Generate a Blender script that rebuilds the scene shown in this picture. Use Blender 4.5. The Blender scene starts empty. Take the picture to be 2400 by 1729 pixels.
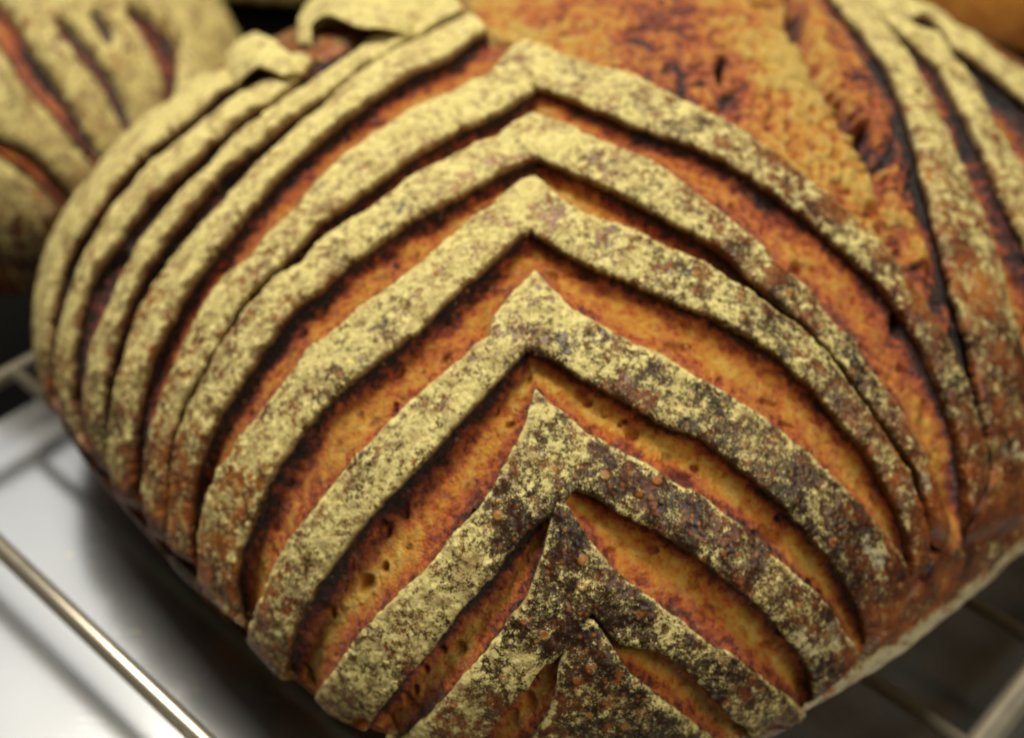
import bpy, math
import numpy as np
from mathutils import Matrix, Vector

# ------------------------------------------------------------------ camera
SC = bpy.context.scene
COL = SC.collection
W, H = 2400.0, 1729.0
FPX = 3300.0
PITCH, ROLL, CAMH = math.radians(42.0), math.radians(3.5), 0.264
FW = np.array([0, math.cos(PITCH), -math.sin(PITCH)])
_r0 = np.array([1.0, 0, 0]); _u0 = np.cross(_r0, FW)
RI = math.cos(ROLL) * _r0 + math.sin(ROLL) * _u0
UP = -math.sin(ROLL) * _r0 + math.cos(ROLL) * _u0
CO = np.array([0, 0, CAMH])

def rays(px):
    px = np.asarray(px, float)
    d = FW + ((px[..., 0:1] - W / 2) / FPX) * RI - ((px[..., 1:2] - H / 2) / FPX) * UP
    return d / np.linalg.norm(d, axis=-1, keepdims=True)

def project(P):
    q = P - CO
    z = q @ FW
    return np.stack([W / 2 + FPX * (q @ RI) / z, H / 2 - FPX * (q @ UP) / z], -1)

def on_plane(x, y, z=0.0):
    d = rays([x, y]); return CO + d * ((z - CO[2]) / d[2])

cd = bpy.data.cameras.new("camera"); cam = bpy.data.objects.new("camera", cd); COL.objects.link(cam)
M = Matrix.Identity(4)
for i in range(3):
    M[i][0] = RI[i]; M[i][1] = UP[i]; M[i][2] = -FW[i]; M[i][3] = CO[i]
cam.matrix_world = M
cd.sensor_width = 36.0; cd.lens = FPX / W * 36.0
cd.clip_start = 0.01; cd.clip_end = 50
cd.dof.use_dof = True; cd.dof.focus_distance = 0.262; cd.dof.aperture_fstop = 7.8
SC.camera = cam

# ------------------------------------------------------------------ world, light, exposure
world = bpy.data.worlds.new("World"); SC.world = world; world.use_nodes = True
bg = world.node_tree.nodes["Background"]
bg.inputs[0].default_value = (1.0, 0.9, 0.74, 1); bg.inputs[1].default_value = 0.035

def area(name, loc, target, sx, sy, power, color):
    l = bpy.data.lights.new(name, 'AREA'); l.shape = 'RECTANGLE'; l.size = sx; l.size_y = sy
    l.energy = power; l.color = color
    o = bpy.data.objects.new(name, l); COL.objects.link(o)
    d = Vector(target) - Vector(loc)
    o.matrix_world = Matrix.Translation(loc) @ d.to_track_quat('-Z', 'Y').to_matrix().to_4x4()
    return o
area("window_light", (-0.70, 1.35, 1.15), (-0.1, 0.22, 0.0), 1.45, 1.0, 8.6, (1.0, 0.99, 0.96))
area("ceiling_lamp", (-0.30, 0.62, 1.15), (0.0, 0.27, 0.03), 0.42, 0.30, 13.2, (1.0, 0.95, 0.84))
area("side_lamp", (0.62, -0.18, 0.85), (0.05, 0.28, 0.03), 0.6, 0.5, 4.2, (1.0, 0.91, 0.76))
SC.view_settings.view_transform = 'Standard'; SC.view_settings.look = 'None'
SC.view_settings.gamma = 1.0; SC.view_settings.exposure = 0.14
SC.cycles.max_bounces = 6

# ------------------------------------------------------------------ noise in numpy
def _hash(i, j, k, seed):
    h = (i.astype(np.int64) * 374761393 + j.astype(np.int64) * 668265263 + k.astype(np.int64) * 2147483647 + seed * 974634777) & 0xffffffff
    h = ((h ^ (h >> 13)) * 1274126177) & 0xffffffff
    h = ((h ^ (h >> 16)) * 2246822519) & 0xffffffff
    return ((h ^ (h >> 15)) & 0xffff) / 65535.0
def noise(P, cell, seed=0):
    """smooth value noise, -1..1, feature size `cell` metres"""
    q = P / cell; f = np.floor(q); t = q - f; f = f.astype(np.int64)
    t = t * t * t * (t * (t * 6 - 15) + 10)
    r = 0
    for a in (0, 1):
        wa = t[..., 0] if a else 1 - t[..., 0]
        for b in (0, 1):
            wb = t[..., 1] if b else 1 - t[..., 1]
            for c in (0, 1):
                wc = t[..., 2] if c else 1 - t[..., 2]
                r = r + wa * wb * wc * _hash(f[..., 0] + a, f[..., 1] + b, f[..., 2] + c, seed)
    return r * 2 - 1
def fbm(P, cell, octs=3, seed=0):
    s = 0; a = 1.0; n = 0
    for o in range(octs):
        s = s + a * noise(P, cell / 2 ** o, seed + o * 17); n += a; a *= 0.55
    return s / n
def sst(x, a, b):
    t = np.clip((x - a) / (b - a), 0, 1); return t * t * (3 - 2 * t)

# ------------------------------------------------------------------ loaf base form
class Form:
    """rounded loaf form: footprint superellipse, domed above, tucked in below"""
    def __init__(s, cx, cy, th, a, b, n, m, cp, z0, zb=0.0):
        s.q = (cx, cy, th, a, b, n, m, cp, z0, zb); s.depth = None
    def F(s, p):
        cx, cy, th, a, b, n, m, cp, z0, zb = s.q
        x = p[..., 0] - cx; y = p[..., 1] - cy
        X = x * math.cos(th) + y * math.sin(th); Y = -x * math.sin(th) + y * math.cos(th)
        g = ((np.abs(X) / a) ** n + (np.abs(Y) / b) ** n) ** (m / n)
        zz = p[..., 2] - z0 - zb
        return g + (np.abs(zz) / np.where(zz > 0, cp, z0 * 1.02)) ** m
    def grad(s, p, e=2e-4):
        g = np.stack([s.F(p + np.eye(3)[i] * e) - s.F(p - np.eye(3)[i] * e) for i in range(3)], -1)
        return g / (np.linalg.norm(g, axis=-1, keepdims=True) + 1e-12)
    def build_depth(s, x0, x1, y0, y1, step, t0, t1):
        xs = np.arange(x0, x1 + step, step); ys = np.arange(y0, y1 + step, step)
        gx, gy = np.meshgrid(xs, ys); d = rays(np.stack([gx, gy], -1))
        n = 70; ts = np.linspace(t0, t1, n)
        hit = np.full(gx.shape, -1.0); best = np.full(gx.shape, 1e9); bt = np.zeros(gx.shape); prev = None
        for i, t in enumerate(ts):
            v = s.F(CO + d * t)
            m = v < best; best[m] = v[m]; bt[m] = t
            m = (v < 1) & (hit < 0); hit[m] = t
        dt = ts[1] - ts[0]
        lo = np.where(hit > 0, hit - dt, bt - dt); hi = np.where(hit > 0, hit, bt + dt)
        isr = hit > 0
        for _ in range(14):                                  # bisection where the ray hits
            mid = (lo + hi) / 2; v = s.F(CO + d * mid[..., None])
            hi = np.where(isr & (v < 1), mid, hi); lo = np.where(isr & (v >= 1), mid, lo)
            m1 = lo + (hi - lo) / 3; m2 = hi - (hi - lo) / 3     # ternary search for a graze
            c = s.F(CO + d * m1[..., None]) < s.F(CO + d * m2[..., None])
            hi = np.where(~isr & c, m2, hi); lo = np.where(~isr & ~c, m1, lo)
        s.depth = (lo + hi) / 2; s.g = (x0, y0, step)
        return s
    def at(s, px):
        x0, y0, st = s.g; D = s.depth
        fx = np.clip((px[..., 0] - x0) / st, 0, D.shape[1] - 1.001); fy = np.clip((px[..., 1] - y0) / st, 0, D.shape[0] - 1.001)
        i = fx.astype(int); j = fy.astype(int); a = fx - i; b = fy - j
        t = (D[j, i] * (1 - a) + D[j, i + 1] * a) * (1 - b) + (D[j + 1, i] * (1 - a) + D[j + 1, i + 1] * a) * b
        P = CO + rays(px) * t[..., None]
        cx, cy, th, a_, b_, n, m, cp, z0, zb = s.q           # pull grazes onto the form itself
        c = np.array([cx, cy, z0 + zb]); f = s.F(P)
        P = np.where((f > 1)[..., None], c + (P - c) * (np.maximum(f, 1) ** (-1 / m))[..., None], P)
        return P, s.grad(P)

# ------------------------------------------------------------------ materials
def nt(mat):
    mat.use_nodes = True; n = mat.node_tree; n.nodes.clear(); return n
class G:
    def __init__(s, name):
        s.m = bpy.data.materials.new(name); s.t = nt(s.m)
        s.out = s.t.nodes.new('ShaderNodeOutputMaterial'); s.b = s.t.nodes.new('ShaderNodeBsdfPrincipled')
        s.t.links.new(s.b.outputs[0], s.out.inputs[0])
    def L(s, a, b): s.t.links.new(a, b)
    def put(s, v, sock):
        if hasattr(v, 'links'): s.L(v, sock)
        else: sock.default_value = v
    def math(s, op, a, b=0.0, c=0.0, clamp=False):
        n = s.t.nodes.new('ShaderNodeMath'); n.operation = op; n.use_clamp = clamp
        s.put(a, n.inputs[0]); s.put(b, n.inputs[1]); s.put(c, n.inputs[2]); return n.outputs[0]
    def attr(s, name):
        n = s.t.nodes.new('ShaderNodeAttribute'); n.attribute_name = name; return n.outputs['Fac']
    def coord(s):
        n = s.t.nodes.new('ShaderNodeTexCoord'); return n.outputs['Object']
    def noise(s, scale, detail=3, rough=0.55, dist=0.0, vec=None):
        n = s.t.nodes.new('ShaderNodeTexNoise'); n.inputs['Scale'].default_value = scale; n.inputs['Detail'].default_value = detail
        n.inputs['Roughness'].default_value = rough; n.inputs['Distortion'].default_value = dist
        s.L(vec if vec is not None else s.coord(), n.inputs['Vector']); return n.outputs['Fac']
    def voro(s, scale, rnd=1.0):
        n = s.t.nodes.new('ShaderNodeTexVoronoi'); n.inputs['Scale'].default_value = scale; n.inputs['Randomness'].default_value = rnd
        s.L(s.coord(), n.inputs['Vector']); return n
    def step(s, x, a, b):
        n = s.t.nodes.new('ShaderNodeMapRange'); n.interpolation_type = 'SMOOTHSTEP'
        s.put(x, n.inputs[0]); s.put(a, n.inputs[1]); s.put(b, n.inputs[2]); return n.outputs[0]
    def ramp(s, x, stops, mode='LINEAR'):
        n = s.t.nodes.new('ShaderNodeValToRGB'); e = n.color_ramp.elements; n.color_ramp.interpolation = mode
        while len(e) < len(stops): e.new(0.5)
        for k, (p, c) in enumerate(stops): e[k].position = p; e[k].color = (*c, 1)
        s.L(x, n.inputs[0]); return n.outputs[0]
    def mix(s, f, a, b):
        n = s.t.nodes.new('ShaderNodeMix'); n.data_type = 'RGBA'; s.put(f, n.inputs[0])
        for v, k in ((a, 6), (b, 7)):
            if hasattr(v, 'links'): s.L(v, n.inputs[k])
            else: n.inputs[k].default_value = (*v, 1)
        return n.outputs[2]
    def bump(s, h, dist, strength=1.0, prev=None):
        n = s.t.nodes.new('ShaderNodeBump'); n.inputs['Distance'].default_value = dist; n.inputs['Strength'].default_value = strength
        s.L(h, n.inputs['Height'])
        if prev is not None: s.L(prev, n.inputs['Normal'])
        return n.outputs[0]

def crust_material():
    g = G("floured_crust")
    flour, burn = g.attr('flour'), g.attr('burn')
    char = g.attr('char')
    n1 = g.noise(180, 4, 0.6); n2 = g.noise(55, 3, 0.5, 0.4)
    t = g.math('ADD', g.math('MULTIPLY', n1, 0.75), g.math('MULTIPLY', n2, 0.6))
    t = g.math('SUBTRACT', g.math('ADD', t, 0.34), g.math('MULTIPLY', burn, 0.62))
    base = g.ramp(t, [(0.30, (0.018, 0.009, 0.006)), (0.48, (0.052, 0.019, 0.009)), (0.64, (0.175, 0.045, 0.012)), (0.80, (0.38, 0.115, 0.018)), (1.0, (0.54, 0.24, 0.04))])
    # blisters: small tan bubbles
    v = g.voro(290); d = v.outputs['Distance']
    n = g.t.nodes.new('ShaderNodeSeparateColor'); g.L(v.outputs['Color'], n.inputs[0])
    pick = g.step(n.outputs[0], 0.66, 0.7)
    rad = g.math('ADD', g.math('MULTIPLY', n.outputs[1], 0.32), 0.12)
    bl = g.math('MULTIPLY', g.step(d, rad, g.math('MULTIPLY', rad, 0.55)), pick)
    base = g.mix(g.math('MULTIPLY', bl, 0.8), base, g.mix(n.outputs[2], (0.36, 0.09, 0.016), (0.52, 0.25, 0.05)))
    v2 = g.voro(720); c2_ = g.t.nodes.new('ShaderNodeSeparateColor'); g.L(v2.outputs['Color'], c2_.inputs[0])
    bl2 = g.math('MULTIPLY', g.step(v2.outputs['Distance'], 0.42, 0.2), g.step(c2_.outputs[0], 0.60, 0.68))
    base = g.mix(g.math('MULTIPLY', bl2, 0.7), base, g.mix(c2_.outputs[1], (0.26, 0.055, 0.012), (0.42, 0.16, 0.03)))
    rp = g.step(g.noise(230, 3, 0.6), 0.60, 0.70)
    base = g.mix(g.math('MULTIPLY', rp, 0.75), base, (0.34, 0.095, 0.020))
    # flour: clumps of fine meal
    gr = g.noise(2600, 2, 0.75); cl = g.noise(620, 4, 0.78); pt = g.noise(150, 4, 0.7, 0.3)
    s_ = g.math('ADD', g.math('ADD', g.math('MULTIPLY', gr, 0.70), g.math('MULTIPLY', cl, 1.10)), g.math('MULTIPLY', pt, 0.85))
    thr = g.math('MAXIMUM', g.math('SUBTRACT', 1.67, g.math('MULTIPLY', flour, 0.64)), g.math('SUBTRACT', 1.45, g.math('MULTIPLY', flour, 0.27)))
    m = g.step(s_, thr, g.math('ADD', thr, 0.06))
    haze_ = g.math('MULTIPLY', g.step(s_, g.math('SUBTRACT', thr, 0.16), thr), 0.16)
    m2 = g.math('MAXIMUM', m, haze_)
    clean = g.math('SUBTRACT', 1.0, char)
    m2 = g.math('MULTIPLY', m2, clean)
    fcol = g.mix(g.step(cl, 0.3, 0.7), (0.66, 0.535, 0.165), (0.90, 0.78, 0.32))
    thin = g.step(g.noise(170, 5, 0.75, 0.6), 0.46, 0.66)
    fcol = g.mix(g.math('MULTIPLY', thin, 0.75), fcol, g.mix(g.step(g.noise(330, 3, 0.6), 0.45, 0.6), (0.40, 0.28, 0.115), (0.30, 0.15, 0.055)))
    fcol = g.mix(g.attr('pale'), fcol, (0.74, 0.69, 0.50))
    col = g.mix(m2, base, fcol)
    col = g.mix(char, col, g.mix(n1, (0.010, 0.006, 0.005), (0.09, 0.035, 0.014)))
    g.L(col, g.b.inputs['Base Color'])
    rough = g.math('ADD', g.math('MULTIPLY', m2, 0.45), 0.36); g.L(rough, g.b.inputs['Roughness'])
    g.b.inputs['Specular IOR Level'].default_value = 0.36
    hgt = g.math('ADD', g.math('MULTIPLY', m, g.math('ADD', gr, 0.3)), g.math('MULTIPLY', bl, 1.0))
    b1 = g.bump(g.math('ADD', g.math('MULTIPLY', hgt, 1.0), g.math('MULTIPLY', n1, 0.5)), 0.00042, 0.9)
    g.L(b1, g.b.inputs['Normal'])
    return g.m

def crumb_material():
    g = G("torn_crumb")
    cv = g.attr('cv')
    n1 = g.noise(130, 4, 0.65); n2 = g.noise(520, 3, 0.65)
    # crumb fibres drawn across each opening
    t = g.math('ADD', cv, g.math('MULTIPLY', g.math('SUBTRACT', n1, 0.5), 0.75))
    t = g.math('ADD', t, g.math('MULTIPLY', g.math('SUBTRACT', n2, 0.5), 0.95))
    t = g.math('ADD', t, g.math('MULTIPLY', g.math('SUBTRACT', g.noise(1500, 3, 0.7), 0.5), 0.35))
    t = g.math('MAXIMUM', t, g.math('MULTIPLY', cv, 0.62))
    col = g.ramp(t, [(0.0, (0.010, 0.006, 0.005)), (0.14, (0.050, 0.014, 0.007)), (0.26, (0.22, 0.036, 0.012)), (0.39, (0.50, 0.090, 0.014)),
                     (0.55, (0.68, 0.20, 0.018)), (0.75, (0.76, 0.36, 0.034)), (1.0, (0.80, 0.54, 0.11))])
    v = g.voro(420)
    fl = g.step(v.outputs['Distance'], 0.30, 0.10)
    spk = g.t.nodes.new('ShaderNodeSeparateColor'); g.L(v.outputs['Color'], spk.inputs[0])
    col = g.mix(g.math('MULTIPLY', g.math('MULTIPLY', fl, g.step(spk.outputs[0], 0.7, 0.8)), 0.55), col, (0.60, 0.36, 0.12))
    v3 = g.voro(230); c3_ = g.t.nodes.new('ShaderNodeSeparateColor'); g.L(v3.outputs['Color'], c3_.inputs[0])
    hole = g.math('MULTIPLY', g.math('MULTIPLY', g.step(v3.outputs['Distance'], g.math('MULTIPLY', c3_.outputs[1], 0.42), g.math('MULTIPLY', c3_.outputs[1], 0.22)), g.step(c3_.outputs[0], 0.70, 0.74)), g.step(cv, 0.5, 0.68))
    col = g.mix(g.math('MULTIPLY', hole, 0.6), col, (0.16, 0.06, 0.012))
    g.L(col, g.b.inputs['Base Color'])
    g.L(g.math('ADD', 0.10, g.math('MULTIPLY', n2, 0.42)), g.b.inputs['Roughness'])
    g.b.inputs['Specular IOR Level'].default_value = 0.75
    g.b.inputs['Coat Weight'].default_value = 0.3; g.b.inputs['Coat Roughness'].default_value = 0.13
    n3 = g.noise(1500, 3, 0.75)
    h = g.math('ADD', g.math('SUBTRACT', g.math('ADD', g.math('MULTIPLY', n2, 0.7), g.math('MULTIPLY', n3, 0.75)), g.math('MULTIPLY', hole, 0.8)), g.math('MULTIPLY', fl, 0.25))
    bn = g.bump(h, 0.0016, 1.0); g.L(bn, g.b.inputs['Normal']); g.L(bn, g.b.inputs['Coat Normal'])
    return g.m

def metal_material(name, col, rough, scratch=0.0):
    g = G(name)
    g.b.inputs['Metallic'].default_value = 0.85
    n = g.noise(90, 3, 0.6)
    g.L(g.mix(n, tuple(c * 0.86 for c in col), col), g.b.inputs['Base Color'])
    g.L(g.math('ADD', g.math('MULTIPLY', n, 0.12), rough), g.b.inputs['Roughness'])
    return g.m

def tray_material():
    g = G("worn_steel")
    g.b.inputs['Metallic'].default_value = 0.8
    mp = g.t.nodes.new('ShaderNodeMapping'); mp.inputs['Rotation'].default_value = (0, 0, 0.5); mp.inputs['Scale'].default_value = (1, 26, 1)
    g.L(g.coord(), mp.inputs[0])
    sc = g.noise(60, 4, 0.7, 0.2, mp.outputs[0]); sp = g.noise(260, 3, 0.6); big = g.noise(14, 3, 0.5)
    scr = g.step(sc, 0.66, 0.70); spt = g.step(sp, 0.70, 0.74)
    c = g.mix(big, (0.27, 0.27, 0.265), (0.34, 0.34, 0.335))
    c = g.mix(g.math('MULTIPLY', spt, 0.35), c, (0.20, 0.18, 0.15))
    fs = g.voro(170); fc_ = g.t.nodes.new('ShaderNodeSeparateColor'); g.L(fs.outputs['Color'], fc_.inputs[0])
    dust = g.math('MULTIPLY', g.step(fs.outputs['Distance'], 0.13, 0.07), g.step(fc_.outputs[0], 0.86, 0.88))
    c = g.mix(dust, c, (0.55, 0.46, 0.26))
    g.L(c, g.b.inputs['Base Color'])
    r = g.math('ADD', g.math('MULTIPLY', big, 0.08), 0.15)
    r = g.math('ADD', r, g.math('MULTIPLY', g.math('MAXIMUM', scr, spt), 0.25)); g.L(r, g.b.inputs['Roughness'])
    return g.m

def plain(name, col, rough, col2=None, scale=40):
    g = G(name); g.b.inputs['Specular IOR Level'].default_value = 0.1
    g.L(g.mix(g.noise(scale, 4), col, col2 or tuple(c * 0.6 for c in col)), g.b.inputs['Base Color'])
    g.b.inputs['Roughness'].default_value = rough
    return g.m

CRUST, CRUMB = crust_material(), crumb_material()

# ------------------------------------------------------------------ mesh helpers
def link(name, me, mat, parent):
    o = bpy.data.objects.new(name, me); COL.objects.link(o)
    me.materials.append(mat)
    if parent is not None: o.parent = parent
    return o

def empty(name, loc, label, cat, group=None):
    o = bpy.data.objects.new(name, None); COL.objects.link(o); o.location = loc; o.empty_display_size = 0.02
    tag(o, label, cat, group); return o

def tag(o, label, cat, group=None):
    o['label'] = label; o['category'] = cat
    if group: o['group'] = group

def grid_mesh(name, P, attrs, mat, parent, origin, wrap=False):
    nu, nv = P.shape[:2]
    me = bpy.data.meshes.new(name)
    V = (P - np.asarray(origin)).reshape(-1, 3).astype(np.float32)
    idx = np.arange(nu * nv).reshape(nu, nv)
    if wrap: idx = np.concatenate([idx, idx[:1]], 0)
    q = np.stack([idx[:-1, :-1], idx[1:, :-1], idx[1:, 1:], idx[:-1, 1:]], -1).reshape(-1, 4)
    me.vertices.add(len(V)); me.vertices.foreach_set('co', V.ravel())
    me.loops.add(q.size); me.loops.foreach_set('vertex_index', q.ravel().astype(np.int32))
    me.polygons.add(len(q)); me.polygons.foreach_set('loop_start', np.arange(0, q.size, 4, dtype=np.int32))
    try: me.polygons.foreach_set('loop_total', np.full(len(q), 4, dtype=np.int32))
    except Exception: pass
    me.polygons.foreach_set('use_smooth', np.ones(len(q), dtype=bool))
    for k, a in attrs.items():
        at = me.attributes.new(k, 'FLOAT', 'POINT'); at.data.foreach_set('value', np.broadcast_to(a, (nu, nv)).astype(np.float32).ravel())
    me.update(calc_edges=True)
    return link(name, me, mat, parent)

# curves in picture coordinates, used only to find where a cut lies on the loaf's surface
def smooth_curve(pts, n, s0=0.0, s1=1.0):
    p = np.asarray(pts, float)
    k = np.concatenate([[0], np.cumsum(np.linalg.norm(np.diff(p, axis=0), axis=1))])
    s = np.linspace(0, k[-1], max(60, n * 2))
    q = np.stack([np.interp(s, k, p[:, i]) for i in (0, 1)], -1)
    w = 9
    ker = np.hanning(w + 2)[1:-1]; ker /= ker.sum()
    r = q.copy(); st = max(1, int(len(s) * 12.0 / max(k[-1], 1)) // w)
    for _ in range(3 * st):
        pad = np.concatenate([2 * r[:1] - r[w // 2:0:-1], r, 2 * r[-1:] - r[-2:-w // 2 - 1:-1]])
        r = np.stack([np.convolve(pad[:, i], ker, 'valid') for i in (0, 1)], -1)
        r[0] = q[0]; r[-1] = q[-1]
    kk = np.concatenate([[0], np.cumsum(np.linalg.norm(np.diff(r, axis=0), axis=1))])
    s = np.linspace(s0, s1, n) * kk[-1]
    return np.stack([np.interp(s, kk, r[:, i]) for i in (0, 1)], -1), kk[-1]

FL = np.array([(1150,450,.92),(1000,700,.97),(900,800,.97),(1000,1000,.97),(950,1150,.9),(850,1150,.85),(760,1300,.8),(650,1500,.62),(560,1200,.55),(500,1400,.5),(1100,1250,.75),(1180,1190,.3),(1270,1150,.35),
 (1050,1400,.9),(950,1500,.78),(800,1650,.6),(1270,1000,.75),(1250,720,.85),(1400,830,.6),(1550,930,.55),(1700,1000,.5),(1850,1150,.45),(2000,1300,.42),(2080,1400,.25),(1400,1150,.5),(1550,1250,.42),
 (1700,1330,.42),(1850,1500,.5),(1350,1350,.42),(1330,1240,.38),(1400,1420,.38),(1380,1500,.4),(1340,1560,.4),(1300,1110,.5),(1500,1500,.4),(1650,1620,.4),(1200,1550,.6),(1000,1700,.6),(1400,1650,.42),(1650,640,.62),(1850,820,.5),(2000,970,.5),(2120,1150,.35),(1450,440,.8),(1700,630,.55),
 (1850,740,.36),(1500,250,.8),(1700,350,.62),(1900,520,.5),(2100,720,.5),(2200,900,.45),(2290,1050,.35),(2000,60,1.1),(2100,250,.9),(2180,450,.65),(2250,650,.45),(2300,850,.36),(2350,1000,.3),(2350,1150,.2),
 (2250,300,.85),(2350,500,.6),(1000,100,1.3),(800,250,1.2),(600,400,1.1),(400,600,.95),(300,800,.78),(250,1000,.5),(300,1100,.35),(400,1200,.3),(700,550,.9),(550,800,.8),(430,1000,.62),(150,700,.9),(130,950,.4),
 (700,700,.75),(100,1000,.2),(2250,1300,.02),(2150,1380,.05),(2100,1440,.1),(1250,350,.98),(1230,200,.98),(1000,500,.92),(2162,50,1.2),(620,120,1.3),(450,200,1.2),(700,30,1.3),
 (460,1340,.2),(600,1520,.4),(1300,850,.5),(1150,750,.98),(1100,880,.98)], float)
BU = np.array([(1300,1500,1.0),(1300,1150,.9),(1500,1250,1.0),(1700,1400,1.0),(1800,1550,.95),(1700,1000,.98),(1900,1200,1.0),(2000,1350,.95),(2080,1450,.4),(800,1400,.75),(600,1400,.55),(800,1650,.6),(500,1300,.5),
 (300,1100,.62),(200,950,.7),(500,1000,.6),(900,900,.65),(1150,500,.5),(1450,440,.7),(1800,700,.85),(2000,900,.85),(2150,1150,.45),(2350,1000,.72),(2350,1180,.68),(2200,1350,.62),(2250,850,.75),(2120,1200,.75),(2250,700,.55),(2100,400,.5),(900,150,.4),(400,500,.5),(1500,260,.55)], float)
def idw(px, T, p=3.0):
    o = np.zeros(px.shape[:-1]); w = np.zeros(px.shape[:-1])
    for x, y, v in T:
        k = 1.0 / (((px[..., 0] - x) ** 2 + (px[..., 1] - y) ** 2) + 900.0) ** (p / 2)
        o += k * v; w += k
    return o / w
PALE = [(2365,1055,26,1.0),(2150,1130,38,.8),(2100,1180,30,.6),(1950,1480,34,.6),(2035,1300,45,.7),(1890,1500,50,.6),(2030,1525,10,1.0)]

MAIN = Form(0.0304, 0.3169, 0.7646, 0.1528, 0.1312, 2.9753, 1.9, 0.0846, 0.0127).build_depth(-420, 2900, -360, 2150, 5, 0.15, 0.62)
PATCHES = []

def strip(form, U, Lo, parent, origin, seed, a0=0.0, a1=1.0, taper0=False, taper1=True, name='crust_strip', lift=1.0, amp=1.0, taperlen=0.05):
    """one raised ribbon of crust between two cut edges; U = edge flush with the loaf, Lo = lifted, overhanging edge"""
    Lpx = smooth_curve(U, 50)[1]; wpx = np.mean(np.linalg.norm(smooth_curve(U, 50)[0] - smooth_curve(Lo, 50)[0], axis=1))
    nu = int(np.clip(Lpx / 2.2, 60, 760)); nv = int(np.clip(wpx / 2.0, 14, 80))
    u, _ = smooth_curve(U, nu, a0, a1); l, _ = smooth_curve(Lo, nu, a0, a1)
    tt = np.linspace(a0, a1, nu)
    # cross-section: tucked foot, up over the flush edge, across the top, round the lip and back underneath
    cs_v = [0.05, 0.005, 0.0]; cs_h = [-0.0040, -0.0018, -0.0005]; cs_c = [0, 0, 0]; kind = [0, 0, 0]
    vv = np.linspace(0, 1, nv)
    top_v = list(vv); und_v = [0.99, 0.96, 0.90, 0.80]; und_h = [-0.0009, -0.0018, -0.0032, -0.0060]
    V = np.array(cs_v + top_v + und_v)
    wob = noise(np.stack([tt * Lpx / 26.0, tt * 0 + seed * 3.7, tt * 0], -1), 1.0, seed)
    wob2 = noise(np.stack([tt * Lpx / 8.0, tt * 0 + seed * 1.7, tt * 0], -1), 1.0, seed + 5)
    ww = np.linalg.norm(u - l, axis=1)
    du = (wob * 3.5 + wob2 * 2.6)[:, None] / np.maximum(ww, 12)[:, None] * np.clip(ww / 95, 0.25, 1)[:, None] * sst(np.minimum(tt, 1 - tt), 0, 0.03)[:, None]
    Ve = V[None, :] + du * (1 - V[None, :]) * 0.8 - np.roll(du, 37, 0) * V[None, :] * 0.8
    px = u[:, None, :] * (1 - Ve[..., None]) + l[:, None, :] * Ve[..., None]
    P, N = form.at(px)
    wm = np.clip(np.linalg.norm(P[:, 3] - P[:, 2 + nv], axis=1), 0.0015, 0.02)[:, None]      # width in metres
    v = np.clip(V, 0, 1)[None, :]
    prof = np.sqrt(np.clip(1 - (2 * v - 1) ** 2, 0, 1)) ** 0.8
    h = 0.00125 * prof * np.minimum(1, wm / 0.008) + 0.0005 * lift * sst(v, 0.6, 1.0) * (0.6 + 0.9 * wob[:, None]) + 0.0003
    nn = fbm(P, 0.0055, 2, 11); n2 = noise(P, 0.0017, 41); n3 = noise(P, 0.0008, 61)
    h = h + (0.00045 * nn + 0.00016 * np.maximum(n2, -0.2) + 0.00014 * n3) * amp
    for k in range(3): h[:, k] = cs_h[k] + 0 * h[:, k]
    for k in range(4): h[:, 3 + nv + k] = h[:, 2 + nv] * 0.3 + und_h[k] * np.minimum(1, wm[:, 0] / 0.006)
    end = np.ones(nu)
    s01 = np.linspace(0, 1, nu)
    if taper1: end = end * sst(1 - s01, 0, taperlen)
    if taper0: end = end * sst(s01, 0, taperlen)
    h = h * end[:, None] - 0.0012 * (1 - end[:, None])
    Q = P + N * h[..., None]
    PATCHES.append((form, px[::3, 3:3 + nv:3].reshape(-1, 2)))
    fl = idw(px[::4, ::2], FL); fi = np.repeat(np.repeat(fl, 4, 0)[:nu], 2, 1)[:, :len(V)]
    # smooth the coarse field
    fi = (fi + np.roll(fi, 2, 0) + np.roll(fi, -2, 0)) / 3; fi[:3] = fl[0:1].repeat(3, 0).repeat(2, 1)[:, :len(V)]; fi[-3:] = fi[-4]
    fi = fi + 0.10 * n2 + 0.20 * fbm(P, 0.009, 2, 77) + 0.30 * (sst(v, 0.13, 0.0))
    bu = idw(px[::4, ::2], BU); bi = np.repeat(np.repeat(bu, 4, 0)[:nu], 2, 1)[:, :len(V)]
    bi = bi + 0.15 * fbm(P, 0.012, 2, 91)
    pal = np.zeros(P.shape[:2])
    for x, y, r, a in PALE:
        d = np.hypot(px[..., 0] - x, px[..., 1] - y) / r
        k = np.clip(1.1 - d + 0.6 * n2, 0, 1) * a; pal = np.maximum(pal, k * .8); fi = fi + k * 0.38
    char = np.zeros(P.shape[:2]); char[:, 3 + nv:] = 1.0; char[:, 2 + nv] = 0.25; char[:, 3 + nv] = .55
    return grid_mesh(name, Q, dict(flour=np.clip(fi, 0, 1.4), burn=np.clip(bi, 0, 1), char=char, pale=pal), CRUST, parent, origin)

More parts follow.
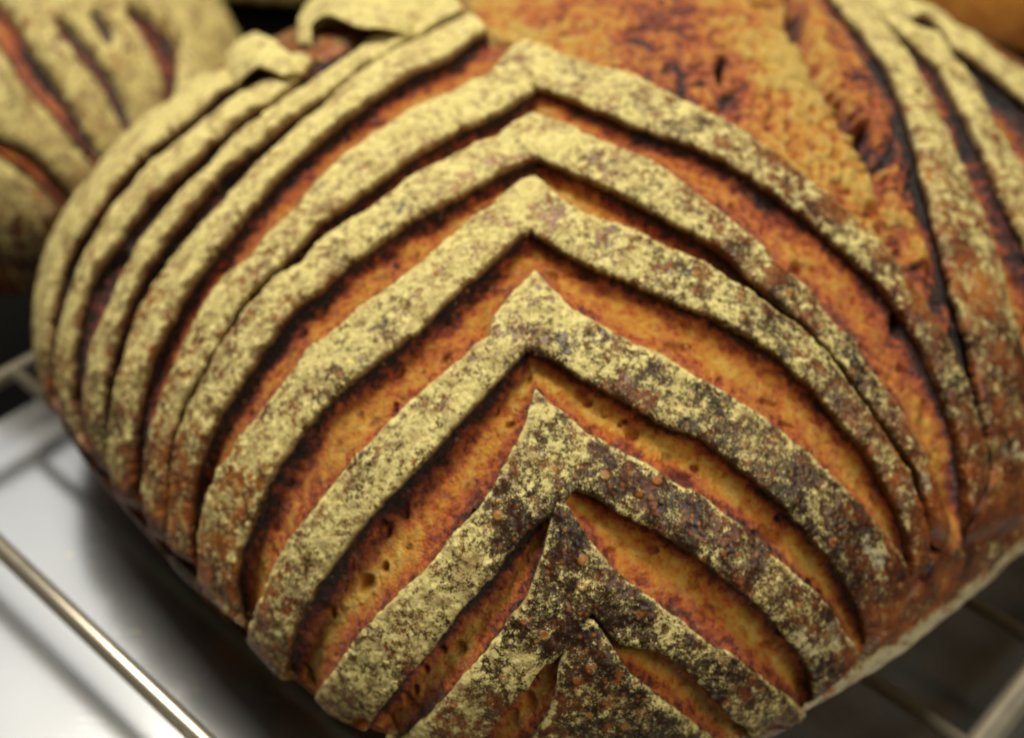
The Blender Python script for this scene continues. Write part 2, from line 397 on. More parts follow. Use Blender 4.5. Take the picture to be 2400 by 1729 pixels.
PITS = [(1640,1093,15,13,.0020),(1775,1250,9,9,.0015),(1870,1200,9,7,.0016),(1905,1375,12,16,.0025),(1935,1400,10,14,.0018),(1850,1478,16,22,.0030),(1845,1215,9,12,.0015),
 (980,860,10,9,.0012),(920,955,10,9,.0015),(918,940,9,8,.0014),(890,1332,12,16,.0020),(1000,1520,9,9,.0012),(1025,1535,9,10,.0016),(960,1635,9,12,.0018),(985,1585,8,10,.0015),(1365,1330,9,8,.0010),(1545,1290,14,12,.0018),(1420,963,9,6,.0015),(1470,975,10,7,.0016),(1458,985,7,6,.0012),(1380,930,14,13,.0014),(1110,1200,8,10,.0012),(880,1220,9,9,.0012),
 (1862,40,18,58,.010),(1875,20,24,36,.008),(2024,312,26,42,.012),(1970,235,16,20,.008),(2045,345,12,16,.006),(1690,155,14,30,.0055),(1700,135,16,10,.003),(1795,1,40,14,.006),(1880,620,26,18,.002),(1895,700,24,16,.002),(2115,740,12,40,.003),(2145,690,10,22,.003),(2140,400,9,12,.002),(920,610,8,9,.0014),(910,600,10,8,.0012),(1420,300,6,6,.001),(2190,1120,8,9,.002),(2400,740,12,12,.003)]
def groove(form, A, B, parent, origin, seed, ramp_pts, depth=0.0033, a0=0.0, a1=1.0, open0=False, open1=False, name='torn_groove', rough=1.0):
    """the torn opening between an overhanging crust edge A and the flush edge B of the next ribbon"""
    Lpx = smooth_curve(A, 50)[1]; wpx = np.mean(np.linalg.norm(smooth_curve(A, 50)[0] - smooth_curve(B, 50)[0], axis=1))
    nu = int(np.clip(Lpx / 2.4, 50, 700)); nv = int(np.clip(wpx / 2.0, 16, 90))
    a, _ = smooth_curve(A, nu, a0, a1); b, _ = smooth_curve(B, nu, a0, a1)
    w = np.linalg.norm(a - b, axis=1)[:, None]
    ov = np.minimum(0.20, 1.0) ; V = np.linspace(-0.16, 1.10, nv)[None, :]
    off = np.where(V < 0, V * np.clip(20 / np.maximum(w, 4), 0, 3), np.where(V > 1, 1 + (V - 1) * np.clip(60 / np.maximum(w, 4), .5, 3), V))
    off = np.where(V < 0, V * np.clip(70 / np.maximum(w, 6), .5, 3), off)
    px = a[:, None, :] * (1 - off[..., None]) + b[:, None, :] * off[..., None]
    P, N = form.at(px)
    i0 = int(nv * 0.16 / 1.26); i1 = int(nv * 1.16 / 1.26)
    wm = np.linalg.norm(P[:, i0] - P[:, i1], axis=1)[:, None]
    D = np.clip(np.minimum(depth, wm * 0.62 + 0.0012), 0.0012, 0.01)
    s = np.linspace(0, 1, nu)[:, None]
    tap = np.ones_like(s)
    if not open1: tap = tap * (0.12 + 0.88 * sst(1 - s, 0.0, 0.07))
    if not open0: tap = tap * (0.12 + 0.88 * sst(s, 0.0, 0.06))
    D = D * tap
    v = V
    fall = sst(v, -0.10, 0.16); rise = np.clip((v - 0.26) / 0.74, 0, 1) ** 1.45
    h = -D * (0.55 + 0.45 * fall) * (1 - rise) - 0.0002 - 0.0030 * sst(v, 1.0, 1.1)
    n1 = fbm(P, 0.006, 2, 5); n2 = fbm(P, 0.0018, 2, 25); rid = np.abs(noise(P, 0.0032, 33))
    env = np.clip(np.sin(np.clip(v, 0, 1) * np.pi), 0, 1)
    h = h + (0.0008 * n1 + 0.00016 * n2 - 0.0004 * (1 - rid) ** 5) * (0.25 + 0.75 * env) * np.minimum(1, wm / 0.008) * rough
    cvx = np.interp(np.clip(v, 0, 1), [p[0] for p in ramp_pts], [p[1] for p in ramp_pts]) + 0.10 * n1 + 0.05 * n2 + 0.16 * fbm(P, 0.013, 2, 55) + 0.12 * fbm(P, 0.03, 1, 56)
    for x, y, rx, ry, d in PITS:
        k = np.clip(1 - ((px[..., 0] - x) / rx) ** 2 - ((px[..., 1] - y) / ry) ** 2 + 0.3 * n2, 0, 1) ** 0.6
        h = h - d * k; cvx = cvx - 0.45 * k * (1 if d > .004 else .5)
    # sparse gas cells in the pale middle of the crumb
    cell = np.clip(noise(P, 0.0036, 71 + seed) - 0.42, 0, 1) / 0.58
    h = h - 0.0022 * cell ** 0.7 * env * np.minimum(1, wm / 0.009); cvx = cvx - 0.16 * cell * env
    Q = P + N * h[..., None]
    PATCHES.append((form, px[::3, ::3].reshape(-1, 2)))
    return grid_mesh(name, Q, dict(cv=cvx), CRUMB, parent, origin)

def torn_top(form, A, B, parent, origin):
    nu, nv = 620, 420
    a, _ = smooth_curve(A, nu); b, _ = smooth_curve(B, nu)
    V = np.linspace(-0.03, 1.03, nv)[None, :] + 0 * np.linspace(0, 1, nu)[:, None]
    w = np.linalg.norm(a - b, axis=1)[:, None]
    off = np.where(V > 1, 1 + (V - 1) * np.clip(700 / np.maximum(w, 8), 1, 12), np.where(V < 0, V * np.clip(700 / np.maximum(w, 8), 1, 12), V))
    px = a[:, None, :] * (1 - off[..., None]) + b[:, None, :] * off[..., None]
    P, N = form.at(px)
    edge_b = (1 - V) * w; edge_a = V * w                      # distances in picture units
    h = -0.0006 - 0.0016 * sst(edge_b, 60, 0) - 0.0022 * sst(V, 1.0, 1.03) - 0.0030 * sst(-V, 0, 0.03)
    n1 = fbm(P, 0.016, 3, 5); n2 = fbm(P, 0.0045, 3, 25); n3 = fbm(P, 0.0014, 2, 45)
    rid = (1 - np.abs(noise(P + 0.004 * np.stack([n1, n2, n1], -1), 0.010, 33))) ** 5
    rid2 = (1 - np.abs(noise(P + 0.002 * np.stack([n2, n1, n2], -1), 0.0042, 133))) ** 7
    env = sst(np.minimum(edge_a, edge_b), 4, 60)
    h = h + (0.0017 * n1 + 0.0011 * n2 + 0.0006 * n3 - 0.0009 * rid - 0.0012 * rid2) * env
    # the long tear running parallel to the right-hand ribbons
    X, Y = px[..., 0], px[..., 1]
    tear = [(1770,-200),(1850,-60),(1872,40),(1905,120),(1935,190),(1975,240),(2015,300),(2050,360),(2075,450),(2095,540),(2120,640),(2135,720)]
    tp, _ = smooth_curve(tear, 160)
    d = np.full(X.shape, 1e9); side = np.zeros(X.shape)
    for i in range(0, 160, 2):
        dd = np.hypot(X - tp[i, 0], (Y - tp[i, 1]) * 0.8); m = dd < d; d[m] = dd[m]; side[m] = (X - tp[i, 0])[m]
    d = d + 9 * n2 + 6 * n3
    tm = np.exp(-(np.clip(d, 0, None) / 17) ** 2) * sst(n1 * .5 + noise(P, 0.022, 9) + .55, 0, .7) * env
    h = h - 0.0060 * tm + 0.0016 * sst(side, 0, 35) * sst(side, 150, 60) * env
    cv = 0.74 + 0.26 * n1 + 0.34 * n2 + 0.22 * n3 - 0.20 * rid - 0.30 * rid2
    cv = cv - 0.55 * tm - 0.20 * sst(side, 5, 30) * sst(edge_b, 260, 60) - 0.34 * sst(edge_b + 14 * n2, 36, 4)
    red = idw(px[::10, ::10], np.array([(1350,60,.62),(1500,40,.46),(1650,120,.45),(1700,230,.47),(1750,40,.62),(1800,70,.8),(1850,130,.9),(1800,250,.6),(1950,330,.66),(2020,400,.82),(2050,480,.85),(2080,560,.78),(1900,400,.6),(2000,500,.62),(2100,620,.62),(2150,760,.5),(1200,40,.66),(1560,150,.48),(2060,300,.45),(2100,420,.42),(1950,470,.5),(2000,540,.45),(2200,850,.48)]), 3)
    red = np.repeat(np.repeat(red, 10, 0)[:nu], 10, 1)[:, :nv]
    for ax in (0, 1):
        for _ in range(2): red = (red + np.roll(red, 5, ax) + np.roll(red, -5, ax)) / 3
    cv = cv + 1.7 * (red - 0.60)
    for x, y, rx, ry, dd in PITS:
        k = np.clip(1 - ((X - x) / rx) ** 2 - ((Y - y) / ry) ** 2 + 0.5 * n2, 0, 1) ** 0.6
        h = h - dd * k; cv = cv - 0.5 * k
    PATCHES.append((form, px[::3, ::3].reshape(-1, 2)))
    return grid_mesh('torn_crown', P + N * h[..., None], dict(cv=cv), CRUMB, parent, origin)

def body(form, name, parent, origin, nu=760, nv=420, extra=None, recess=0.0085):
    cx, cy, th, a, b, n, m, cp, z0, zb = form.q
    x0, y0, st = -420, -360, 10
    msk = np.zeros((262, 340))
    for f, p in PATCHES:
        if f is form:
            i = ((p[:, 0] - x0) / st).astype(int); j = ((p[:, 1] - y0) / st).astype(int)
            ok = (i >= 0) & (j >= 0) & (i < 340) & (j < 262); msk[j[ok], i[ok]] = 1
    for _ in range(2): msk = np.maximum.reduce([msk, np.roll(msk, 1, 0), np.roll(msk, -1, 0), np.roll(msk, 1, 1), np.roll(msk, -1, 1)])
    for _ in range(2): msk = np.minimum.reduce([msk, np.roll(msk, 1, 0), np.roll(msk, -1, 0), np.roll(msk, 1, 1), np.roll(msk, -1, 1)])
    for _ in range(2): msk = (msk + np.roll(msk, 1, 0) + np.roll(msk, -1, 0) + np.roll(msk, 1, 1) + np.roll(msk, -1, 1)) / 5
    lon = np.linspace(0, 2 * np.pi, nu, endpoint=False)[:, None]
    e = np.linspace(-1, 1, nv)[None, :]; lat = np.sign(e) * np.abs(e) ** 1.15 * (np.pi / 2 - 1e-3)
    # spread latitudes evenly over the flattened form
    k = cp / ((a + b) / 2)
    dx = np.cos(lat) * np.cos(lon); dy = np.cos(lat) * np.sin(lon); dz = np.sin(lat) * np.where(lat > 0, k, z0 / ((a + b) / 2))
    d = np.stack([dx, dy, dz + 0 * lon], -1); c = np.array([cx, cy, z0 + zb])
    r = form.F(c + d) ** (-1 / m)
    P = c + d * r[..., None]; N = form.grad(P)
    px = project(P)
    facing = ((CO - P) * N).sum(-1) / np.linalg.norm(CO - P, axis=-1)
    i = np.clip(((px[..., 0] - x0) / st).astype(int), 0, 339); j = np.clip(((px[..., 1] - y0) / st).astype(int), 0, 261)
    ins = (px[..., 0] > x0) & (px[..., 0] < x0 + 3390) & (px[..., 1] > y0) & (px[..., 1] < y0 + 2610)
    mk = np.where(ins & (facing > -0.05), msk[j, i], 0)
    h = -recess * sst(mk, 0.55, 0.98) * sst(facing, -0.02, 0.12)
    nn = fbm(P, 0.006, 3, 11)
    h = h + 0.0005 * nn * (1 - sst(mk, .4, .8)) - 0.0006 * sst(mk, .2, .6)
    Q = P + N * h[..., None]
    Q[..., 2] = np.maximum(Q[..., 2], zb + 0.0002)
    right = sst(px[..., 0], 1500, 1850)
    rim = sst(Q[..., 2] + 0.0022 * nn - zb, 0.0075 + 0.013 * right, 0.0050 + 0.0115 * right)
    if extra is not None: flour, burn = extra(P, px, nn)
    else: flour = 0.05 + 0.1 * nn; burn = 0.45 + 0.15 * nn
    flour = flour + (0.15 + 0.62 * right) * rim * (0.9 + 0.8 * fbm(P, 0.003, 2, 8))
    flour = flour - 0.5 * right * sst(Q[..., 2] + 0.002 * nn, 0.0125, 0.0095)
    burn = np.clip(burn - 0.5 * rim, 0, 1)
    return grid_mesh(name, Q, dict(flour=flour, burn=burn, char=np.zeros_like(nn), pale=rim * 0.7), CRUST, parent, origin, wrap=True)

# ------------------------------------------------------------------ setting: floor, tray
def box_mesh(name, corners, z0, z1, mat, parent=None, origin=(0, 0, 0)):
    me = bpy.data.meshes.new(name); n = len(corners)
    v = [(x - origin[0], y - origin[1], z0 - origin[2]) for x, y in corners] + [(x - origin[0], y - origin[1], z1 - origin[2]) for x, y in corners]
    f = [tuple(range(n - 1, -1, -1)), tuple(range(n, 2 * n))] + [(i, (i + 1) % n, n + (i + 1) % n, n + i) for i in range(n)]
    me.from_pydata(v, [], f); me.update()
    return link(name, me, mat, parent)

def tube(name, pts, r, mat, parent, origin, seg=20, cap=True):
    pts = [Vector(p) - Vector(origin) for p in pts]; me = bpy.data.meshes.new(name); V = []; Fc = []
    for i, p in enumerate(pts):
        t = (pts[min(i + 1, len(pts) - 1)] - pts[max(i - 1, 0)]).normalized()
        s = t.cross(Vector((0, 0, 1))); s = s.normalized() if s.length > 1e-4 else Vector((1, 0, 0)); q = s.cross(t)
        for k in range(seg):
            a = 2 * math.pi * k / seg; V.append(p + (s * math.cos(a) + q * math.sin(a)) * r)
    for i in range(len(pts) - 1):
        for k in range(seg):
            Fc.append((i * seg + k, i * seg + (k + 1) % seg, (i + 1) * seg + (k + 1) % seg, (i + 1) * seg + k))
    if cap: Fc.append(tuple(range(seg))); Fc.append(tuple(range(len(V) - 1, len(V) - seg - 1, -1)))
    me.from_pydata(V, [], Fc)
    for p in me.polygons: p.use_smooth = len(p.vertices) == 4
    me.update(); return link(name, me, mat, parent)

A40 = math.radians(-40); DA = np.array([math.cos(A40), math.sin(A40)]); DB = np.array([-math.sin(A40), math.cos(A40)])
def sb(s, b): p = DA * s + DB * b; return (p[0], p[1])       # rack coordinates: s along the wires, b across them
TZ = -0.020
floor = box_mesh('floor', [(-4, -3), (4, -3), (4, 5), (-4, 5)], -0.92, -0.9, plain('dark_floor', (0.03, 0.026, 0.022), 0.8)); floor['kind'] = 'structure'
e0 = on_plane(0, 985, TZ); s_edge = e0[:2] @ DA
tray = empty('baking_tray', (*sb(s_edge + .3, .2), TZ), 'worn grey steel tray lying under the wire rack, catching the light at its left', 'tray')
to = tray.location
STEEL = tray_material()
box_mesh('tray_base', [sb(s_edge, -0.45), sb(0.55, -0.45), sb(0.55, 0.48), sb(s_edge, 0.48)], TZ - 0.002, TZ, STEEL, tray, to)
box_mesh('tray_rim', [sb(0.552, -0.45), sb(0.556, -0.45), sb(0.556, 0.48), sb(0.552, 0.48)], TZ - 0.002, TZ + 0.012, STEEL, tray, to)

# ------------------------------------------------------------------ wire cooling rack
WIRE = metal_material('wire_metal', (0.74, 0.67, 0.50), 0.27)
RR = 0.0023
S0, S1 = -0.287, -0.033
ro = (*sb(S0, 0.13), TZ)
rack = empty('cooling_rack', ro, 'shiny wire cooling rack carrying the large scored loaf', 'cooling rack')
for b in (0.0145, 0.0525, 0.0905, 0.1285, 0.1670, 0.2065, 0.2435, 0.2815, 0.3195, 0.3575, 0.3955, 0.4335):
    tube('wire', [(*sb(S0 + 0.002, b), -RR), (*sb(S1 - 0.002, b), -RR)], RR * (1.0 if b < .11 else .8), WIRE, rack, ro)
for s in (S0, S1):
    r = 0.0036 if s == S1 else RR
    tube('frame_rod', [(*sb(s, -0.02), -RR - .0005), (*sb(s, 0.46), -RR - .0005)], r, WIRE, rack, ro)
for s in (S0, S1):
    for b in (-0.019, 0.459):
        tube('foot', [(*sb(s, b), -RR), (*sb(s, b), TZ + 0.001)], RR, WIRE, rack, ro)

# ------------------------------------------------------------------ the large loaf
LO = (MAIN.q[0], MAIN.q[1], 0.0)
loaf = empty('scored_loaf', LO, 'large round sourdough loaf filling the picture, flour-dusted chevron ribbons cut over its crust', 'loaf of bread', 'loaves set out to cool')

UL, UR, LL, LR = {}, {}, {}, {}
UL['A'] = [(1255,637),(1204,681),(1156,747),(1147,790),(1119,802),(1086,839),(1020,890),(969,934),(884,1019),(833,1070),(782,1140),(731,1202),(686,1257),(653,1313),(620,1386),(598,1441),(582,1490),(590,1525),(600,1545)]
LL['A'] = [(1237,822),(1204,857),(1152,912),(1094,971),(1039,1034),(998,1081),(947,1133),(888,1191),(837,1254),(789,1313),(753,1364),(727,1408),(694,1467),(679,1514),(674,1562),(676,1600),(690,1625)]
UR['A'] = [(1255,637),(1303,688),(1343,725),(1409,762),(1479,802),(1553,835),(1600,863),(1648,894),(1710,927),(1773,967),(1828,1008),(1868,1041),(1912,1081),(1949,1122),(1971,1140),(2011,1177),(2063,1239),(2103,1294),(2125,1338),(2130,1379),(2114,1425),(2080,1475)]
LR['A'] = [(1237,822),(1296,843),(1336,872),(1395,909),(1461,942),(1538,989),(1600,1015),(1637,1026),(1681,1056),(1721,1092),(1758,1122),(1806,1166),(1835,1191),(1890,1246),(1923,1290),(1960,1335),(1985,1379),(2007,1419),(2022,1459),(2029,1496),(2026,1520),(2020,1535)]
UL['B'] = [(1255,912),(1244,945),(1230,1001),(1207,1045),(1182,1092),(1152,1147),(1130,1180),(1079,1235),(1039,1280),(1006,1327),(958,1371),(884,1441),(837,1489),(800,1544),(764,1595),(738,1632),(738,1665),(755,1690)]
LL['B'] = [(1305,1195),(1281,1217),(1233,1250),(1196,1294),(1163,1342),(1123,1386),(1072,1441),(1035,1492),(1017,1518),(965,1570),(921,1625),(884,1672),(866,1702),(850,1722),(840,1745)]
UR['B'] = [(1255,912),(1292,949),(1332,975),(1369,1011),(1424,1041),(1490,1074),(1534,1100),(1600,1144),(1622,1147),(1681,1191),(1725,1224),(1776,1265),(1824,1312),(1868,1353),(1901,1379),(1952,1430),(1971,1470),(1996,1503),(2008,1525),(2005,1550),(1985,1575)]
LR['B'] = [(1305,1195),(1343,1151),(1395,1166),(1453,1206),(1516,1235),(1600,1283),(1651,1320),(1706,1364),(1747,1393),(1791,1434),(1820,1474),(1857,1511),(1883,1551),(1897,1581),(1902,1621),(1896,1645),(1880,1665)]
UL['C'] = [(1306,1150),(1283,1240),(1274,1294),(1252,1349),(1233,1401),(1185,1459),(1149,1511),(1105,1562),(1057,1617),(1006,1672),(958,1713),(900,1765),(860,1810)]
LL['C'] = [(1345,1490),(1303,1544),(1277,1558),(1255,1580),(1237,1610),(1200,1643),(1182,1672),(1156,1705),(1134,1729),(1060,1805),(1020,1850)]
UR['C'] = [(1306,1150),(1343,1202),(1380,1265),(1420,1313),(1472,1360),(1527,1401),(1571,1437),(1600,1456),(1629,1485),(1666,1511),(1706,1525),(1747,1555),(1806,1603),(1850,1636),(1883,1668),(1872,1695),(1840,1715)]
LR['C'] = [(1345,1490),(1387,1434),(1424,1481),(1446,1503),(1490,1514),(1534,1525),(1571,1544),(1600,1565),(1644,1603),(1673,1639),(1706,1676),(1747,1705),(1765,1729),(1770,1760),(1765,1790)]
UL['D'] = [(1338,1440),(1315,1530),(1307,1570),(1303,1617),(1288,1661),(1266,1694),(1244,1729),(1200,1800),(1150,1870)]
LL['D'] = [(1400,1900),(1370,1920),(1340,1940),(1300,1960),(1260,1990),(1230,2020)]
UR['D'] = [(1338,1440),(1392,1450),(1424,1496),(1461,1558),(1505,1599),(1552,1636),(1600,1672),(1629,1694),(1673,1729),(1740,1790),(1760,1830)]
LR['D'] = [(1400,1900),(1450,1880),(1500,1880),(1560,1890),(1620,1900),(1660,1910)]
UL['Z'] = [(1254,412),(1222,422),(1185,452),(1152,485),(1105,514),(1057,558),(1013,595),(965,637),(910,677),(848,718),(800,762),(782,777),(727,817),(690,865),(657,912),(617,964),(565,1019),(551,1067),(514,1100),(492,1155),(477,1202),(468,1276),(468,1335),(476,1382),(500,1425)]
LL['Z'] = [(1243,547),(1207,568),(1182,593),(1130,641),(1086,674),(1039,718),(984,777),(925,817),(866,865),(800,920),(771,945),(727,993),(690,1045),(653,1092),(624,1147),(606,1195),(584,1246),(565,1287),(556,1335),(553,1379),(562,1423),(578,1475),(590,1500)]
UR['Z'] = [(1254,412),(1296,452),(1332,481),(1373,503),(1442,525),(1498,547),(1553,576),(1600,595),(1644,611),(1695,644),(1740,670),(1791,707),(1839,744),(1886,780),(1930,824),(1974,883),(2026,953),(2077,1030),(2114,1085),(2129,1103),(2140,1147),(2158,1184),(2173,1239),(2177,1287),(2172,1335),(2165,1370)]
LR['Z'] = [(1243,547),(1277,570),(1332,600),(1387,630),(1461,659),(1516,681),(1600,722),(1655,740),(1710,769),(1762,802),(1813,832),(1857,876),(1901,909),(1930,942),(1960,982),(1993,1023),(2022,1052),(2048,1092),(2076,1147),(2103,1195),(2118,1239),(2129,1276),(2133,1313),(2131,1357),(2135,1390)]
UL['Y'] = [(1250,266),(1215,283),(1167,323),(1116,341),(1057,371),(976,407),(921,452),(855,499),(800,532),(742,575),(709,615),(653,648),(602,700),(565,744),(543,780),(510,824),(492,865),(463,920),(441,956),(422,1012),(411,1074),(404,1133),(400,1180),(398,1239),(406,1280),(450,1335)]
LL['Y'] = [(1263,373),(1233,380),(1196,396),(1152,418),(1094,452),(1035,481),(962,518),(910,558),(862,591),(800,637),(753,681),(705,714),(661,758),(624,813),(595,854),(558,909),(532,949),(503,1001),(481,1056),(459,1111),(453,1147),(450,1202),(452,1257),(456,1305),(468,1355)]
UR['Y'] = [(1250,266),(1288,279),(1321,290),(1351,305),(1395,327),(1461,352),(1516,374),(1571,407),(1600,432),(1637,459),(1684,496),(1728,532),(1765,562),(1820,622),(1864,652),(1905,692),(1930,733),(1967,777),(1996,795),(2033,857),(2077,920),(2114,975),(2143,1026),(2169,1074),(2187,1120),(2206,1177),(2220,1224),(2228,1268),(2225,1300)]
LR['Y'] = [(1263,373),(1292,385),(1329,404),(1373,422),(1424,444),(1479,474),(1534,503),(1600,536),(1637,560),(1670,580),(1710,608),(1754,652),(1795,692),(1850,736),(1894,773),(1930,810),(1967,854),(2004,909),(2037,960),(2077,1008),(2107,1052),(2133,1085),(2155,1130),(2168,1184),(2178,1239),(2185,1270)]
UL['X'] = [(1222,95),(1189,121),(1152,173),(1116,187),(1057,220),(998,242),(954,264),(910,294),(855,330),(800,374),(734,437),(698,488),(631,551),(587,608),(543,633),(514,670),(485,707),(459,755),(437,795),(419,839),(400,883),(385,920),(371,964),(356,1008),(347,1037),(341,1092),(338,1147),(342,1185),(360,1246),(392,1294)]
LL['X'] = [(1255,211),(1230,230),(1196,253),(1149,279),(1101,297),(1050,323),(991,356),(940,389),(881,433),(829,470),(800,490),(749,525),(705,576),(668,615),(624,652),(584,696),(551,744),(521,795),(499,835),(474,879),(444,927),(422,971),(411,1012),(404,1056),(398,1103),(397,1147),(397,1195),(398,1239),(406,1285)]
UR['X'] = [(1222,95),(1259,106),(1296,121),(1351,143),(1395,158),(1453,165),(1498,187),(1553,217),(1600,237),(1655,264),(1703,290),(1754,319),(1802,352),(1850,389),(1894,422),(1930,452),(1974,488),(2018,525),(2059,562),(2099,619),(2132,659),(2162,703),(2195,766),(2231,817),(2253,865),(2272,920),(2286,975),(2301,1030),(2312,1074),(2322,1112),(2325,1150)]
LR['X'] = [(1255,211),(1292,219),(1332,235),(1387,257),(1431,275),(1498,305),(1553,323),(1600,335),(1644,352),(1703,385),(1758,418),(1813,455),(1864,496),(1912,529),(1952,570),(2004,615),(2055,666),(2096,718),(2136,777),(2165,824),(2187,879),(2206,920),(2224,971),(2242,1026),(2253,1085),(2261,1147),(2262,1200),(2259,1250),(2262,1280)]
W_L = [(1141,72),(1112,88),(1086,110),(1057,136),(1013,154),(969,169),(929,195),(888,224),(844,257),(800,288),(753,330),(698,371),(650,418),(617,459),(573,510),(525,575),(488,619),(455,663),(426,707),(408,744),(382,791),(363,828),(349,872),(338,912),(327,956),(319,1001),(316,1056),(319,1111),(323,1155),(340,1215)]
W_U = [(1101,40),(1040,66),(991,90),(936,117),(888,143),(862,160),(829,184),(800,211),(753,257),(709,286),(675,323),(639,356),(602,389),(565,430),(536,466),(503,503),(470,532),(441,562),(400,615),(367,659),(349,692),(327,725),(316,766),(301,806),(294,839),(283,872),(272,920),(264,956),(261,993),(257,1048),(261,1092),(275,1150),(301,1180),(333,1222)]
V_L = [(1085,30),(1030,60),(984,86),(936,112),(888,138),(848,163),(800,202),(760,228),(720,253),(672,286),(635,319),(595,349),(554,378),(514,411),(481,452),(448,492),(415,529),(386,568),(367,593),(345,626),(327,659),(312,696),(297,733),(286,766),(275,802),(264,839),(257,876),(250,912),(246,949),(244,986),(246,1023),(253,1067),(264,1111),(272,1140)]
V_U = [(1060,-10),(1000,-5),(930,40),(880,80),(850,115),(800,150),(756,180),(716,209),(679,228),(639,257),(602,286),(551,323),(521,356),(488,393),(452,426),(415,463),(385,499),(352,540),(330,571),(312,608),(294,633),(279,666),(264,707),(250,736),(235,773),(220,810),(213,846),(202,890),(200,927),(202,964),(209,1008),(220,1048),(239,1092),(268,1140)]
T_L = [(735,150),(709,175),(672,217),(628,250),(587,264),(551,290),(521,319),(488,341),(452,382),(415,415),(382,444),(349,474),(323,507),(294,543),(279,570),(250,600),(228,633),(209,670),(202,700),(191,729),(184,766),(176,810),(171,854),(173,898),(169,934),(180,971),(191,1012),(209,1052),(230,1090)]
T_U = [(690,130),(670,160),(640,190),(600,206),(573,217),(543,235),(510,264),(474,294),(426,330),(389,360),(360,378),(330,411),(312,441),(283,466),(257,507),(235,543),(217,570),(206,589),(191,622),(180,655),(165,696),(154,733),(147,766),(140,799),(135,835),(136,872),(136,909),(143,945),(154,975),(173,1012),(198,1052),(225,1090)]
S_L = [(570,190),(543,206),(510,222),(481,250),(452,279),(422,301),(385,327),(356,352),(323,378),(294,407),(264,437),(242,474),(217,510),(195,543),(182,563),(169,589),(158,611),(147,641),(136,677),(128,714),(121,755),(119,799),(119,846),(123,890),(128,927),(140,964),(156,995)]
S_U = [(540,165),(500,180),(470,170),(433,188),(404,240),(382,252),(341,266),(308,306),(275,330),(250,362),(232,398),(203,430),(173,470),(144,505),(119,540),(104,575),(94,613),(88,655),(84,700),(80,750),(83,800),(90,843),(97,883),(112,925),(128,965),(150,1000)]
R1_L = [(1900,-75),(1949,0),(1978,37),(2015,77),(2048,121),(2074,158),(2092,198),(2110,242),(2121,275),(2136,323),(2147,367),(2158,415),(2173,466),(2184,514),(2195,558),(2206,590),(2220,644),(2231,696),(2250,751),(2268,817),(2279,872),(2290,927),(2301,982),(2312,1037),(2322,1090),(2310,1140),(2275,1200),(2262,1260),(2264,1300)]
R1_R = [(1990,-75),(2030,0),(2059,40),(2088,81),(2125,125),(2143,158),(2162,191),(2184,235),(2202,279),(2220,312),(2235,352),(2257,393),(2272,433),(2290,477),(2309,521),(2324,571),(2342,622),(2356,681),(2371,736),(2386,788),(2402,850),(2430,950),(2450,1050),(2470,1150),(2470,1230)]
R2_L = [(1992,-75),(2032,0),(2061,38),(2096,70),(2132,99),(2173,136),(2202,165),(2220,198),(2239,239),(2257,272),(2279,319),(2301,363),(2320,407),(2338,448),(2356,488),(2378,532),(2402,580),(2440,680),(2480,800),(2500,900)]
R2_R = [(2060,-75),(2105,0),(2122,38),(2136,64),(2165,74),(2195,76),(2215,105),(2233,142),(2261,165),(2286,206),(2305,239),(2323,279),(2349,323),(2371,360),(2402,396),(2450,470),(2500,570),(2540,690),(2560,800)]
R3_L = [(2062,-75),(2107,0),(2124,34),(2138,44),(2165,38),(2195,52),(2217,85),(2237,118),(2261,128),(2290,147),(2320,169),(2349,195),(2375,220),(2402,242),(2470,300),(2540,400),(2600,520),(2620,640)]
R3_R = [(2120,-75),(2168,-5),(2209,26),(2231,62),(2279,84),(2309,108),(2331,130),(2364,155),(2400,165),(2440,185),(2500,230),(2580,310),(2650,400),(2680,500)]

seed = 1
def st_(U, L, **k):
    global seed; seed += 1
    return strip(MAIN, U, L, loaf, LO, seed, **k)
def gr_(A, B, rp, **k):
    global seed; seed += 1
    return groove(MAIN, A, B, loaf, LO, seed, rp, **k)

# colour of the tear from the burnt lip (0) to the next ribbon (1)
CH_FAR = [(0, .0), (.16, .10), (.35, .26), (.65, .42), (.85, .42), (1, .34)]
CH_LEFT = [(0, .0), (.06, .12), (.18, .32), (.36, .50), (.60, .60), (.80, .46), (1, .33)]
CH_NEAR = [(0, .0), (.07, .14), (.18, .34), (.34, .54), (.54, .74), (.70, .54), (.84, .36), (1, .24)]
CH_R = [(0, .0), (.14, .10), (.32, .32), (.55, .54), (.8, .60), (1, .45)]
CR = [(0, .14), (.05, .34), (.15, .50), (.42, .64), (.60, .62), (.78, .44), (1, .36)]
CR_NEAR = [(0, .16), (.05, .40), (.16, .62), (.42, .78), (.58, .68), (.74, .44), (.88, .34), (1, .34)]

for k in 'XYZABCD':
    st_(UL[k], LL[k], taper1=(k not in 'CD'))
    st_(UR[k], LR[k], taper1=(k not in 'D'))
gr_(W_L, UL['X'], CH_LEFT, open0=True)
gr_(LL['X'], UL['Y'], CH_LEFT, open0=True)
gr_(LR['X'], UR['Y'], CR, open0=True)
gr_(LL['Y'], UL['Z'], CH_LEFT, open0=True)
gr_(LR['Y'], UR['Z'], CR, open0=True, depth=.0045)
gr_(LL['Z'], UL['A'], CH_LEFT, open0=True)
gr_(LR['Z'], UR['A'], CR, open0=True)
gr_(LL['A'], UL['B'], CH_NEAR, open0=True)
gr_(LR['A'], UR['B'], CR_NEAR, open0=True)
gr_([(1292,1206)] + LL['B'][1:], [(1290,1214)] + UL['C'][1:], CH_NEAR); gr_([(1322,1172)] + LR['B'][1:], [(1318,1180)] + UR['C'][1:], CR_NEAR)
